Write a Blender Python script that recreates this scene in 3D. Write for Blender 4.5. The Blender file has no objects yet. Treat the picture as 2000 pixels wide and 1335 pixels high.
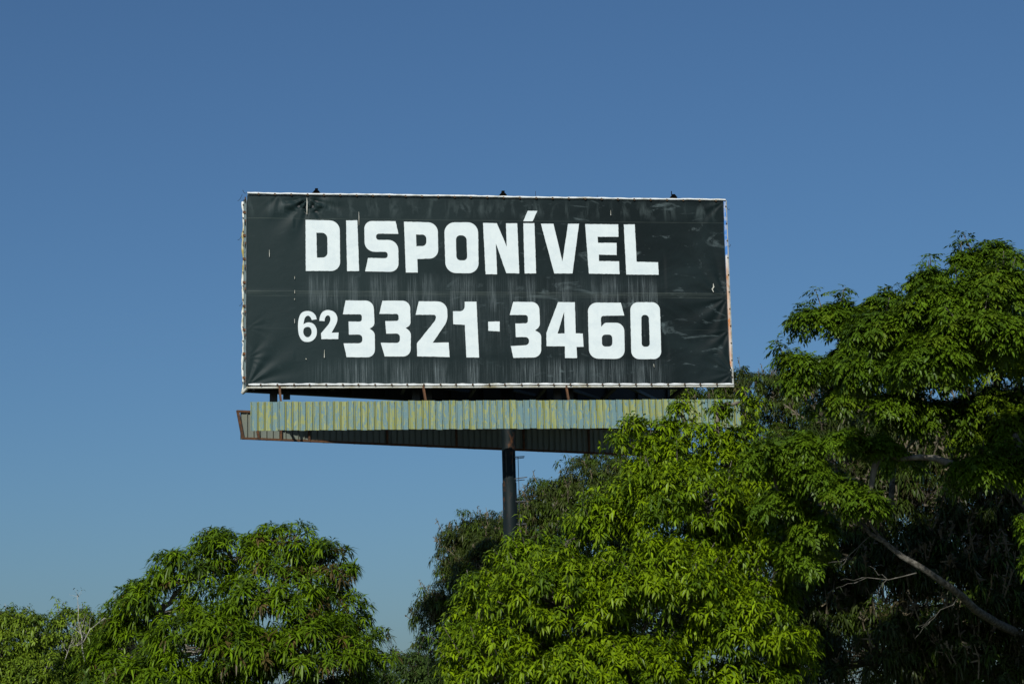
import bpy, bmesh, math, random
import numpy as np
from mathutils import Matrix, Vector
R = math.radians
random.seed(7); rng = np.random.default_rng(11)
scene = bpy.context.scene
C = scene.collection

# ---------------------------------------------------------------- camera
PITCH, ROLL, LENS = R(11.60), R(1.54), 70.0
FPX = LENS * 2000 / 36
CAM = np.array([0, 0, 1.6])
FW = np.array([0, math.cos(PITCH), math.sin(PITCH)])
_r0 = np.array([1., 0, 0]); _u0 = np.array([0, -math.sin(PITCH), math.cos(PITCH)])
RT = _r0 * math.cos(ROLL) - _u0 * math.sin(ROLL)
UP = _u0 * math.cos(ROLL) + _r0 * math.sin(ROLL)
cd = bpy.data.cameras.new('camera'); cam = bpy.data.objects.new('camera', cd); C.objects.link(cam)
cd.lens = LENS; cd.sensor_width = 36; cd.sensor_fit = 'HORIZONTAL'; cd.clip_end = 6000; cd.clip_start = .1
cam.matrix_world = Matrix(((RT[0], UP[0], -FW[0], CAM[0]), (RT[1], UP[1], -FW[1], CAM[1]), (RT[2], UP[2], -FW[2], CAM[2]), (0, 0, 0, 1)))
scene.camera = cam

# ---------------------------------------------------------------- sky, sun, exposure
SUN_EL, SUN_AZ = R(33), R(14)          # height, and how far it stands to the left of the camera's back
sdir = Vector((-math.sin(SUN_AZ) * math.cos(SUN_EL), -math.cos(SUN_AZ) * math.cos(SUN_EL), math.sin(SUN_EL)))
w = bpy.data.worlds.new('World'); scene.world = w; w.use_nodes = True
nt = w.node_tree
bg = nt.nodes['Background']
sky = nt.nodes.new('ShaderNodeTexSky'); sky.sky_type = 'NISHITA'; sky.sun_disc = False
sky.sun_elevation = SUN_EL; sky.sun_rotation = math.atan2(sdir.x, sdir.y)
sky.altitude = 0; sky.air_density = 1.15; sky.dust_density = 1.5; sky.ozone_density = 9.6
tint = nt.nodes.new('ShaderNodeMix'); tint.data_type = 'RGBA'; tint.blend_type = 'MULTIPLY'
tint.inputs[0].default_value = 1; tint.inputs[7].default_value = (.98, 1.03, 1.0, 1)      # the photograph's slightly green white balance
nt.links.new(sky.outputs[0], tint.inputs[6]); nt.links.new(tint.outputs[2], bg.inputs[0])
bg.inputs[1].default_value = 0.071
sl = bpy.data.lights.new('sun', 'SUN'); sl.energy = 4.0; sl.angle = R(.53); sl.color = (1, .97, .9)
so = bpy.data.objects.new('sun', sl); C.objects.link(so); so.location = (-10, -30, 40)
so.rotation_euler = sdir.to_track_quat('Z', 'Y').to_euler()
scene.view_settings.view_transform = 'Standard'; scene.view_settings.look = 'None'
scene.view_settings.exposure = 0; scene.view_settings.gamma = 1; scene.view_settings.use_curve_mapping = False

# ---------------------------------------------------------------- helpers
def at(px, py, Y):
    d = FW + RT * (px - 1000) / FPX - UP * (py - 667.5) / FPX
    return CAM + d * (Y / d[1])
def project(P):
    d = np.atleast_2d(P) - CAM; z = d @ FW
    return 1000 + FPX * (d @ RT) / z, 667.5 - FPX * (d @ UP) / z, z
WM = {}                                   # world matrices
def link(o, parent=None, world=None):
    world = world if world is not None else Matrix()
    C.objects.link(o); WM[o.name] = world
    if parent is not None:
        o.parent = parent; o.matrix_local = WM[parent.name].inverted() @ world
    else: o.matrix_world = world
    return o
def mesh_obj(name, verts, faces, mat, parent=None, world=None, smooth=False):
    me = bpy.data.meshes.new(name); me.from_pydata([tuple(v) for v in verts], [], [tuple(f) for f in faces]); me.update()
    me.materials.append(mat)
    if smooth: me.shade_smooth()
    return link(bpy.data.objects.new(name, me), parent, world)
def share(name, me, parent, world):
    return link(bpy.data.objects.new(name, me), parent, world)
def empty(name, loc, label, cat, group=None):
    o = bpy.data.objects.new(name, None); o.empty_display_size = .3
    link(o, None, Matrix.Translation(Vector(loc)))
    o['label'] = label; o['category'] = cat
    if group: o['group'] = group
    return o
def fast_mesh(name, verts, quads, tris, cols=None):
    """numpy -> mesh; quads (n,4), tris (m,3)"""
    me = bpy.data.meshes.new(name)
    nq, ntr = len(quads), len(tris)
    me.vertices.add(len(verts)); me.vertices.foreach_set('co', np.asarray(verts, np.float32).ravel())
    li = np.concatenate([np.asarray(quads, np.int32).ravel(), np.asarray(tris, np.int32).ravel()]).astype(np.int32)
    me.loops.add(len(li)); me.loops.foreach_set('vertex_index', li)
    me.polygons.add(nq + ntr)
    st = np.concatenate([np.arange(nq) * 4, nq * 4 + np.arange(ntr) * 3]).astype(np.int32)
    me.polygons.foreach_set('loop_start', st)
    me.update(calc_edges=True)
    if cols is not None:
        a = me.color_attributes.new('tint', 'FLOAT_COLOR', 'POINT')
        c4 = np.ones((len(verts), 4), np.float32); c4[:, :3] = cols
        a.data.foreach_set('color', c4.ravel())
    me.shade_smooth()
    return me
def tube(pts, rad, n=8, cap=True):
    """tapered tube along points -> verts, quads+caps list"""
    pts = [Vector(p) for p in pts]; V = []; F = []
    if not hasattr(rad, '__len__'): rad = [rad] * len(pts)
    ref = None
    for i, p in enumerate(pts):
        t = (pts[min(i + 1, len(pts) - 1)] - pts[max(i - 1, 0)]).normalized()
        if ref is None: ref = Vector((0, 0, 1)) if abs(t.z) < .9 else Vector((1, 0, 0))
        a = t.cross(ref).normalized(); b = a.cross(t).normalized(); ref = b
        for k in range(n):
            an = 2 * math.pi * k / n
            V.append(p + a * math.cos(an) * rad[i] + b * math.sin(an) * rad[i])
    for i in range(len(pts) - 1):
        for k in range(n):
            F.append((i * n + k, i * n + (k + 1) % n, (i + 1) * n + (k + 1) % n, (i + 1) * n + k))
    if cap:
        F.append(tuple(reversed(range(n)))); F.append(tuple(range((len(pts) - 1) * n, len(pts) * n)))
    return V, F
def box(x0, x1, y0, y1, z0, z1):
    V = [(x, y, z) for z in (z0, z1) for y in (y0, y1) for x in (x0, x1)]
    return V, [(0, 2, 3, 1), (4, 5, 7, 6), (0, 1, 5, 4), (2, 6, 7, 3), (0, 4, 6, 2), (1, 3, 7, 5)]
def bar(p, q, w_, h_, upv=(0, 0, 1)):
    p, q = Vector(p), Vector(q); t = (q - p).normalized(); u = Vector(upv)
    a = t.cross(u).normalized() * w_ / 2; b = a.cross(t).normalized() * h_ / 2
    V = [p - a - b, p + a - b, p + a + b, p - a + b, q - a - b, q + a - b, q + a + b, q - a + b]
    return V, [(0, 1, 2, 3), (7, 6, 5, 4), (0, 4, 5, 1), (1, 5, 6, 2), (2, 6, 7, 3), (3, 7, 4, 0)]
def merge(parts):
    V, F = [], []
    for v, f in parts:
        n = len(V); V += [tuple(x) for x in v]; F += [tuple(i + n for i in q) for q in f]
    return V, F

# ---------------------------------------------------------------- materials
def nodes(name):
    m = bpy.data.materials.new(name); m.use_nodes = True
    t = m.node_tree; return m, t, t.nodes['Principled BSDF']
def N(t, kind, **kw):
    n = t.nodes.new('ShaderNode' + kind)
    for k, v in kw.items():
        if k.startswith('i_'):
            key = k[2:]; n.inputs[int(key) if key.isdigit() else key.replace('_', ' ')].default_value = v
        else: setattr(n, k, v)
    return n
def L(t, a, ao, b, bi): t.links.new(a.outputs[ao], b.inputs[bi])
def math_n(t, op, a, b=None, clamp=False):
    n = t.nodes.new('ShaderNodeMath'); n.operation = op; n.use_clamp = clamp
    for i, v in enumerate((a, b)):
        if v is None: continue
        if isinstance(v, (int, float)): n.inputs[i].default_value = v
        else: t.links.new(v, n.inputs[i])
    return n.outputs[0]
def mixc(t, fac, a, b):
    n = t.nodes.new('ShaderNodeMix'); n.data_type = 'RGBA'
    for i, v in ((0, fac), (6, a), (7, b)):
        if isinstance(v, (int, float)): n.inputs[i].default_value = v
        elif isinstance(v, tuple): n.inputs[i].default_value = (*v, 1)
        else: t.links.new(v, n.inputs[i])
    return n.outputs[2]
def ramp(t, src, stops, interp='LINEAR'):
    n = t.nodes.new('ShaderNodeValToRGB'); n.color_ramp.interpolation = interp
    e = n.color_ramp.elements
    while len(e) < len(stops): e.new(.5)
    for el, (p, c) in zip(e, stops):
        el.position = p; el.color = (*c, 1) if isinstance(c, tuple) else (c, c, c, 1)
    t.links.new(src, n.inputs[0]); return n.outputs[0]
def noise(t, vec, scale, detail=4, rough=.55, dist=0.):
    n = t.nodes.new('ShaderNodeTexNoise')
    n.inputs['Scale'].default_value = scale; n.inputs['Detail'].default_value = detail
    n.inputs['Roughness'].default_value = rough; n.inputs['Distortion'].default_value = dist
    if vec is not None: t.links.new(vec, n.inputs['Vector'])
    return n.outputs[0]
def mapped(t, vec, scale=(1, 1, 1), loc=(0, 0, 0)):
    n = t.nodes.new('ShaderNodeMapping'); n.inputs['Scale'].default_value = scale; n.inputs['Location'].default_value = loc
    t.links.new(vec, n.inputs[0]); return n.outputs[0]
def coords(t): return t.nodes.new('ShaderNodeTexCoord').outputs['Object']
def bump(t, b, h, strength=.3, dist=.01):
    n = t.nodes.new('ShaderNodeBump'); n.inputs['Strength'].default_value = strength; n.inputs['Distance'].default_value = dist
    t.links.new(h, n.inputs['Height']); t.links.new(n.outputs[0], b.inputs['Normal'])
def worn(name, c1, c2, scale=6, rough=.6, lo=.45, hi=.62, metallic=0, stretch=(1, 1, 1), bstr=.2):
    m, t, b = nodes(name); co = mapped(t, coords(t), stretch)
    f = ramp(t, noise(t, co, scale, 6, .65), [(lo, 0.), (hi, 1.)])
    t.links.new(mixc(t, f, c1, c2), b.inputs['Base Color'])
    b.inputs['Roughness'].default_value = rough; b.inputs['Metallic'].default_value = metallic
    bump(t, b, noise(t, co, scale * 6, 4), bstr); return m

def leaf_material():
    m, t, b = nodes('leaf_surface')
    at_ = N(t, 'Attribute', attribute_name='tint')
    ns = noise(t, coords(t), 9, 3)
    vary = N(t, 'HueSaturation'); vary.inputs['Saturation'].default_value = 1
    t.links.new(math_n(t, 'ADD', math_n(t, 'MULTIPLY', ns, .7), .65), vary.inputs['Value'])
    L(t, at_, 'Color', vary, 'Color'); L(t, vary, 0, b, 'Base Color')
    b.inputs['Roughness'].default_value = .42; b.inputs['Specular IOR Level'].default_value = .24
    tr = N(t, 'BsdfTranslucent')
    t.links.new(mixc(t, .45, vary.outputs[0], (.10, .17, .004)), tr.inputs[0])
    mx = N(t, 'MixShader'); mx.inputs[0].default_value = .22
    L(t, b, 0, mx, 1); L(t, tr, 0, mx, 2); L(t, mx, 0, t.nodes['Material Output'], 0)
    return m
M_LEAF = leaf_material()
M_BARK = worn('pale_bark', (.13, .115, .09), (.33, .31, .26), 7, .9, .4, .62, 0, (1, 1, .5), .6)
M_BARKD = worn('dark_bark', (.05, .042, .03), (.14, .12, .09), 7, .9, .4, .65, 0, (1, 1, .4), .6)
M_BARKM = worn('mid_bark', (.07, .06, .045), (.2, .18, .14), 7, .9, .4, .65, 0, (1, 1, .4), .6)
M_TWIG = worn('dry_twig', (.3, .28, .24), (.5, .47, .42), 12, .9)
M_WHITE = worn('white_vinyl_hem', (.72, .75, .74), (.45, .43, .33), 3.2, .55, .5, .72)
M_TAPE = worn('frayed_grey_vinyl', (.55, .56, .5), (.30, .27, .16), 3.0, .6, .45, .7)
M_RUST = worn('rusty_steel', (.13, .055, .02), (.045, .026, .015), 9, .85, .4, .65)
M_DARKSTEEL = worn('dark_steel', (.018, .022, .024), (.05, .035, .024), 5, .55, .55, .75)
M_GALV = worn('galvanised_sheet', (.17, .195, .165), (.22, .215, .14), 2.2, .5, .45, .7, .0, (1, 1, .4))
M_SIDE = worn('weathered_grey_sheet', (.16, .21, .22), (.07, .09, .09), 4, .6, .45, .65)
M_BLACK = worn('black_lamp_housing', (.0015, .0015, .0015), (.004, .0035, .003), 14, .9)
M_BLACK.node_tree.nodes['Principled BSDF'].inputs['Specular IOR Level'].default_value = .05
M_LENS = worn('lamp_glass', (.02, .024, .026), (.03, .034, .036), 8, .15)
M_GROM = worn('rusty_grommet', (.10, .055, .012), (.03, .02, .012), 20, .7)

def pole_material():
    m, t, b = nodes('painted_pole'); co = coords(t)
    f = ramp(t, noise(t, mapped(t, co, (1, 1, .45)), 2.6, 8, .7, .4), [(.53, 0.), (.61, 1.)])
    base = mixc(t, ramp(t, noise(t, mapped(t, co, (1, 1, .2)), 5, 5), [(.35, 0.), (.7, 1.)]), (.004, .0085, .0095), (.011, .018, .0195))
    t.links.new(mixc(t, f, base, (.085, .04, .02)), b.inputs['Base Color'])
    b.inputs['Roughness'].default_value = .6; b.inputs['Specular IOR Level'].default_value = .15; bump(t, b, noise(t, co, 30), .15); return m
M_POLE = pole_material()

def letter_material():
    m, t, b = nodes('hand_painted_white'); co = coords(t)
    f = ramp(t, noise(t, mapped(t, co, (1, 1, 1.6)), 1.9, 9, .72, .6), [(.42, 0.), (.8, 1.)])
    g = ramp(t, noise(t, mapped(t, co, (7, 1, 1.2)), 2.0, 5, .6), [(.45, 0.), (.8, .6)])
    c = mixc(t, f, (.67, .74, .735), (.55, .63, .65))
    c = mixc(t, math_n(t, 'MULTIPLY', g, .35), c, (.5, .58, .62))
    chip = ramp(t, noise(t, co, 21, 3, .6), [(.74, 0.), (.77, 1.)])
    t.links.new(mixc(t, math_n(t, 'MULTIPLY', chip, .35), c, (.2, .24, .26)), b.inputs['Base Color'])
    b.inputs['Roughness'].default_value = .7; bump(t, b, noise(t, mapped(t, co, (1, 1, 6)), 14), .12, .004); return m
M_PAINT = letter_material()

def corr_material():
    m, t, b = nodes('flaking_painted_sheet'); co = coords(t)
    oi = N(t, 'ObjectInfo')
    off = N(t, 'CombineXYZ'); t.links.new(math_n(t, 'MULTIPLY', oi.outputs['Random'], 91.), off.inputs[0]); t.links.new(math_n(t, 'MULTIPLY', oi.outputs['Random'], 37.), off.inputs[2])
    ad = N(t, 'VectorMath', operation='ADD'); t.links.new(co, ad.inputs[0]); L(t, off, 0, ad, 1)
    v = ad.outputs[0]
    big = noise(t, mapped(t, v, (8, 1, 2.1)), 1.6, 7, .7, .9)
    fine = noise(t, mapped(t, v, (2., 1, 1)), 24, 3, .6)
    s = math_n(t, 'ADD', math_n(t, 'ADD', big, math_n(t, 'MULTIPLY', fine, .2)), math_n(t, 'MULTIPLY', math_n(t, 'SUBTRACT', oi.outputs['Random'], .5), .13))
    f = ramp(t, s, [(.57, 0.), (.66, 1.)])
    yel = mixc(t, ramp(t, noise(t, mapped(t, v, (8, 1, .5)), 1.4, 3), [(.3, 0.), (.75, 1.)]), (.20, .23, .045), (.32, .355, .16))
    blu = mixc(t, ramp(t, noise(t, v, 60, 3, .7), [(.35, 0.), (.68, 1.)]), (.08, .165, .18), (.165, .275, .285))
    # paint left along the rib
    sep = N(t, 'SeparateXYZ'); t.links.new(co, sep.inputs[0])
    rib = ramp(t, sep.outputs[0], [(.0, 1.), (.034, 1.), (.046, 0.)])
    ribf = math_n(t, 'MULTIPLY', rib, ramp(t, oi.outputs['Random'], [(.25, .15), (.55, .9)]))
    f2 = math_n(t, 'MAXIMUM', f, ribf)
    c = mixc(t, f2, blu, yel)
    c = mixc(t, math_n(t, 'MULTIPLY', ribf, .5), c, (.19, .19, .014))
    chip = ramp(t, noise(t, mapped(t, v, (1, 1, .7)), 34, 2), [(.73, 0.), (.75, 1.)])
    c = mixc(t, math_n(t, 'MULTIPLY', chip, .6), c, (.36, .42, .42))
    t.links.new(c, b.inputs['Base Color']); b.inputs['Roughness'].default_value = .62
    bump(t, b, fine, .15, .004); return m
M_CORR = corr_material()

# ---------------------------------------------------------------- ground
def ground():
    m, t, b = nodes('grass_and_earth'); co = coords(t)
    f = ramp(t, noise(t, co, .35, 8, .65), [(.4, 0.), (.62, 1.)])
    t.links.new(mixc(t, f, (.035, .06, .014), (.075, .056, .034)), b.inputs['Base Color'])
    b.inputs['Roughness'].default_value = .95; bump(t, b, noise(t, co, 9, 6), .6, .05)
    n = 60; xs = np.concatenate([-np.geomspace(3000, 20, 14), np.linspace(-18, 18, 13), np.geomspace(20, 3000, 14)])
    ys = np.concatenate([[-3000, -800, -200, -60], np.linspace(-20, 110, 27), np.geomspace(130, 3000, 10)])
    V = [(x, y, 0.12 * math.sin(x * .09 + 1) * math.sin(y * .07) if abs(x) < 200 and 5 < y < 200 else 0) for y in ys for x in xs]
    k = len(xs)
    F = [(j * k + i, j * k + i + 1, (j + 1) * k + i + 1, (j + 1) * k + i) for j in range(len(ys) - 1) for i in range(k - 1)]
    o = mesh_obj('ground', V, F, m, smooth=True); o['kind'] = 'structure'
ground()

# ================================================================ BILLBOARD
YAW, TAU = R(7.94), R(-.09)
BW, BH = 14.0, 5.614
BO = np.array([-.55, 55.868, 14.582])
_a = np.array([math.cos(YAW), math.sin(YAW), 0]); _b = np.array([0, 0, 1.])
BA = _a * math.cos(TAU) + _b * math.sin(TAU); BB = _b * math.cos(TAU) - _a * math.sin(TAU)
BIN = np.cross(BB, BA)                         # into the board, away from the viewer
MB = Matrix(((BA[0], BIN[0], BB[0], BO[0]), (BA[1], BIN[1], BB[1], BO[1]), (BA[2], BIN[2], BB[2], BO[2]), (0, 0, 0, 1)))
def loc(px, py, w_=0.):
    """pixel -> (u, v) on the board-parallel plane w_ metres in front of the face"""
    d = FW + RT * (px - 1000) / FPX - UP * (py - 667.5) / FPX
    p0 = BO - BIN * w_
    s = ((p0 - CAM) @ BIN) / (d @ BIN); P = CAM + d * s - BO
    return float(P @ BA), float(P @ BB)
VA = R(16.5)                                   # opening angle between the two faces
# pole position
PU = loc(992, 850, -1.35)[0]; PW = -1.35
pole_xy = BO + BA * PU + BIN * 1.35
BILL = empty('billboard', (pole_xy[0], pole_xy[1], 0), 'tall black billboard reading DISPONIVEL 62 3321-3460 on a single steel pole', 'billboard')
def bpart(name, vf, mat, parent=None, smooth=False):
    return mesh_obj(name, vf[0], vf[1], mat, parent or BILL, MB, smooth)

# ---- banner
UL, UR, VB, VT = -BW / 2, BW / 2, -BH / 2, BH / 2
def banner_material():
    m, t, b = nodes('black_painted_vinyl'); co = coords(t)
    sep = N(t, 'SeparateXYZ'); t.links.new(co, sep.inputs[0]); u, v = sep.outputs[0], sep.outputs[2]
    def band(lo, hi, soft):
        a = N(t, 'MapRange', clamp=True); t.links.new(v, a.inputs[0]); a.inputs[1].default_value = lo; a.inputs[2].default_value = lo + soft
        c = N(t, 'MapRange', clamp=True); t.links.new(v, c.inputs[0]); c.inputs[1].default_value = hi; c.inputs[2].default_value = hi - soft
        return math_n(t, 'MULTIPLY', a.outputs[0], c.outputs[0])
    def uspan(lo, hi, soft=.15):
        a = N(t, 'MapRange', clamp=True); t.links.new(u, a.inputs[0]); a.inputs[1].default_value = lo; a.inputs[2].default_value = lo + soft
        c = N(t, 'MapRange', clamp=True); t.links.new(u, c.inputs[0]); c.inputs[1].default_value = hi; c.inputs[2].default_value = hi - soft
        return math_n(t, 'MULTIPLY', a.outputs[0], c.outputs[0])
    streak = ramp(t, noise(t, mapped(t, co, (52, 1, .4)), 1.5, 5, .75, .05), [(.46, 0.), (.55, .3), (.66, 1.)])
    soft = ramp(t, noise(t, mapped(t, co, (2.6, 1, .5)), 1.3, 2, .5), [(.3, .15), (.52, 1.)])
    st = math_n(t, 'MULTIPLY', streak, soft)
    # drip zones hang from the foot of each letter
    r1 = None
    for (a, c) in ((601, 662), (678, 700), (722, 778), (793, 815), (822, 858), (876, 934), (950, 970), (990, 1013), (1025, 1047), (1083, 1117), (1152, 1209), (1224, 1248), (1250, 1285)):
        s_ = uspan(loc(a, 565)[0], loc(c, 565)[0], .06); r1 = s_ if r1 is None else math_n(t, 'ADD', r1, s_)
    r2 = None
    for (a, c) in ((672, 732), (745, 803), (815, 878), (911, 936), (1000, 1057), (1068, 1140), (1150, 1220), (1233, 1292)):
        s_ = uspan(loc(a, 720)[0], loc(c, 720)[0], .06); r2 = s_ if r2 is None else math_n(t, 'ADD', r2, s_)
    z1 = math_n(t, 'MULTIPLY', band(loc(900, 612)[1], loc(900, 533)[1], .35), math_n(t, 'ADD', math_n(t, 'MULTIPLY', r1, .75), math_n(t, 'MULTIPLY', uspan(loc(580, 560)[0], loc(1300, 560)[0], .4), .2)))
    z2 = math_n(t, 'MULTIPLY', band(loc(900, 775)[1], loc(900, 696)[1], .35), math_n(t, 'ADD', math_n(t, 'MULTIPLY', r2, .7), math_n(t, 'MULTIPLY', uspan(loc(590, 720)[0], loc(1320, 720)[0], .5), .32)))
    z3 = math_n(t, 'MULTIPLY', band(loc(900, 700)[1], loc(900, 590)[1], .3), .22)
    z3 = math_n(t, 'MULTIPLY', z3, uspan(loc(700, 640)[0], loc(1290, 640)[0], .8))
    dr = math_n(t, 'MULTIPLY', st, math_n(t, 'ADD', math_n(t, 'ADD', z1, z2), z3))
    # chalky haze, fold scuffs
    haze = ramp(t, noise(t, mapped(t, co, (1, 1, 1.5)), .55, 5, .6, .8), [(.42, 0.), (.75, 1.)])
    scuff = ramp(t, noise(t, mapped(t, co, (.9, 1, 2.2), (3, 0, 1)), .8, 6, .62, 2.2), [(.60, 0.), (.72, 1.)])
    top = math_n(t, 'MULTIPLY', band(loc(900, 432)[1], loc(900, 386)[1], .3), ramp(t, noise(t, mapped(t, co, (2.4, 1, .7)), 1.3, 4, .6, .4), [(.5, 0.), (.68, 1.)]))
    fade_sheen = N(t, 'MapRange', clamp=True); t.links.new(math_n(t, 'ADD', u, math_n(t, 'MULTIPLY', math_n(t, 'SUBTRACT', noise(t, mapped(t, co, (.7, 1, .5)), .6, 4), .5), 5.)), fade_sheen.inputs[0])
    fade_sheen.inputs[1].default_value = -5.5; fade_sheen.inputs[2].default_value = 3.5
    base = mixc(t, fade_sheen.outputs[0], (.0125, .0245, .0255), (.0045, .0095, .0102))  # paler left end: faded sheets, plus some sheen put into the colour
    col = mixc(t, math_n(t, 'MULTIPLY', haze, .5), base, (.018, .031, .033))
    col = mixc(t, math_n(t, 'MULTIPLY', scuff, math_n(t, 'ADD', math_n(t, 'MULTIPLY', fade_sheen.outputs[0], .45), .06)), col, (.12, .16, .165))
    col = mixc(t, math_n(t, 'MULTIPLY', top, .42), col, (.09, .12, .12))
    # welded seams of the sheets
    for py, hw, k in ((431, .018, .10), (571, .015, .16), (580, .012, .12), (575, .07, .07), (643, .01, .05)):
        vv = loc(900, py)[1]; s_ = band(vv - hw, vv + hw, hw)
        wob = ramp(t, noise(t, mapped(t, co, (.8, 1, 9)), 1.4, 4), [(.35, .15), (.65, 1.)])
        col = mixc(t, math_n(t, 'MULTIPLY', math_n(t, 'MULTIPLY', s_, wob), k * 1.6), col, (.22, .26, .22))
    col = mixc(t, math_n(t, 'MULTIPLY', dr, .8), col, (.23, .28, .29))
    t.links.new(col, b.inputs['Base Color'])
    b.inputs['Roughness'].default_value = .5; b.inputs['Specular IOR Level'].default_value = .1
    bump(t, b, noise(t, mapped(t, co, (1, 1, 1.3)), 2.2, 6, .6, .8), .12, .05); return m
M_BANNER = banner_material()
M_BANNER_BACK = worn('dark_vinyl_reverse', (.03, .035, .035), (.06, .065, .06), 2, .7)

EDGE_R = [(391, 1413.5), (420, 1414), (470, 1414.5), (500, 1416), (530, 1417), (560, 1418.5), (580, 1419), (600, 1419), (630, 1420.5), (660, 1421), (690, 1423), (710, 1427), (725, 1430), (745, 1430.5), (760, 1431)]
er = [(loc(x, y)[1], loc(x, y)[0]) for y, x in EDGE_R][::-1]
ev, eu = np.array([a for a, _ in er]), np.array([a for _, a in er])
nu, nv = 360, 150
gu = np.linspace(0, 1, nu + 1); gv = np.linspace(0, 1, nv + 1)
UU, VV = np.meshgrid(gu, gv)
Vc = VB + .05 + VV * (BH - .13)
ul = UL + .02; ur = np.interp(Vc, ev, eu) - .02
Uc = ul + UU * (ur - ul)
bul = np.zeros_like(Uc)                        # relief towards the viewer, metres
def fan(px, py, a0, a1, reach, amp, k, ph=0):
    """creases that fan out from a pull point"""
    u0, v0 = loc(px, py); du, dv = Uc - u0, Vc - v0; r = np.hypot(du, dv); an = np.degrees(np.arctan2(dv, du))
    m = np.exp(-(r / reach) ** 1.5) * np.clip((an - a0) / 12, 0, 1) * np.clip((a1 - an) / 12, 0, 1) * np.clip(r / .08, 0, 1)
    return amp * m * np.sin(np.radians(an) * k + ph + r * .8)
bul += fan(1431, 728, 90, 179, .8, .035, 13) + fan(1431, 728, -179, -110, .8, .03, 13)
bul += fan(1418, 582, 91, 179, 1.0, .03, 12, 1) + fan(1418, 582, -179, -100, 1.3, .035, 10)
bul += fan(1423, 645, -179, -95, .9, .03, 10)
bul += fan(1414, 393, -179, -120, .8, .03, 11)
bul += fan(485, 752, 2, 88, 1.1, .04, 12) + fan(484, 700, -60, 60, .5, .015, 12)
bul += fan(484, 640, -50, 50, .45, .013, 12, 2)
bul += fan(600, 388, -178, -2, .75, .10, 9, .6) + fan(600, 419, 5, 175, .6, .08, 9, 2)
bul += fan(545, 380, -150, -20, .5, .02, 9)
s1 = loc(1375, 575)[1]
bul += .012 * np.exp(-((Vc - s1) / .05) ** 2)
# right half billows a little
bul += .02 * np.exp(-(((Uc - 5.6) / 1.1) ** 2)) * np.sin(Vc * 2.4 + Uc * 1.3) * (np.abs(Uc - 5.6) < 3)
bul *= .62 * np.clip((Uc - UL) / .1, 0, 1)
# the paint lies flat: no crest may stand prouder than the letters over the written area
tx0, tx1 = loc(575, 560)[0], loc(1300, 560)[0]
wr = (Uc > tx0) & (Uc < tx1) & (Vc < loc(900, 408)[1]) & (Vc > loc(900, 705)[1])
bul = np.where(wr, np.minimum(bul, .0), bul)
bv = np.stack([Uc, -(.055 + bul), Vc], -1).reshape(-1, 3)
ii = np.arange((nu + 1) * (nv + 1)).reshape(nv + 1, nu + 1)
q = np.stack([ii[:-1, :-1], ii[:-1, 1:], ii[1:, 1:], ii[1:, :-1]], -1).reshape(-1, 4)
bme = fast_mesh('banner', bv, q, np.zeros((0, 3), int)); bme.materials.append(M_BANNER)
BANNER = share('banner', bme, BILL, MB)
BANNER['label'] = 'black painted vinyl sheet with chalky streaks and creased corners'

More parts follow.
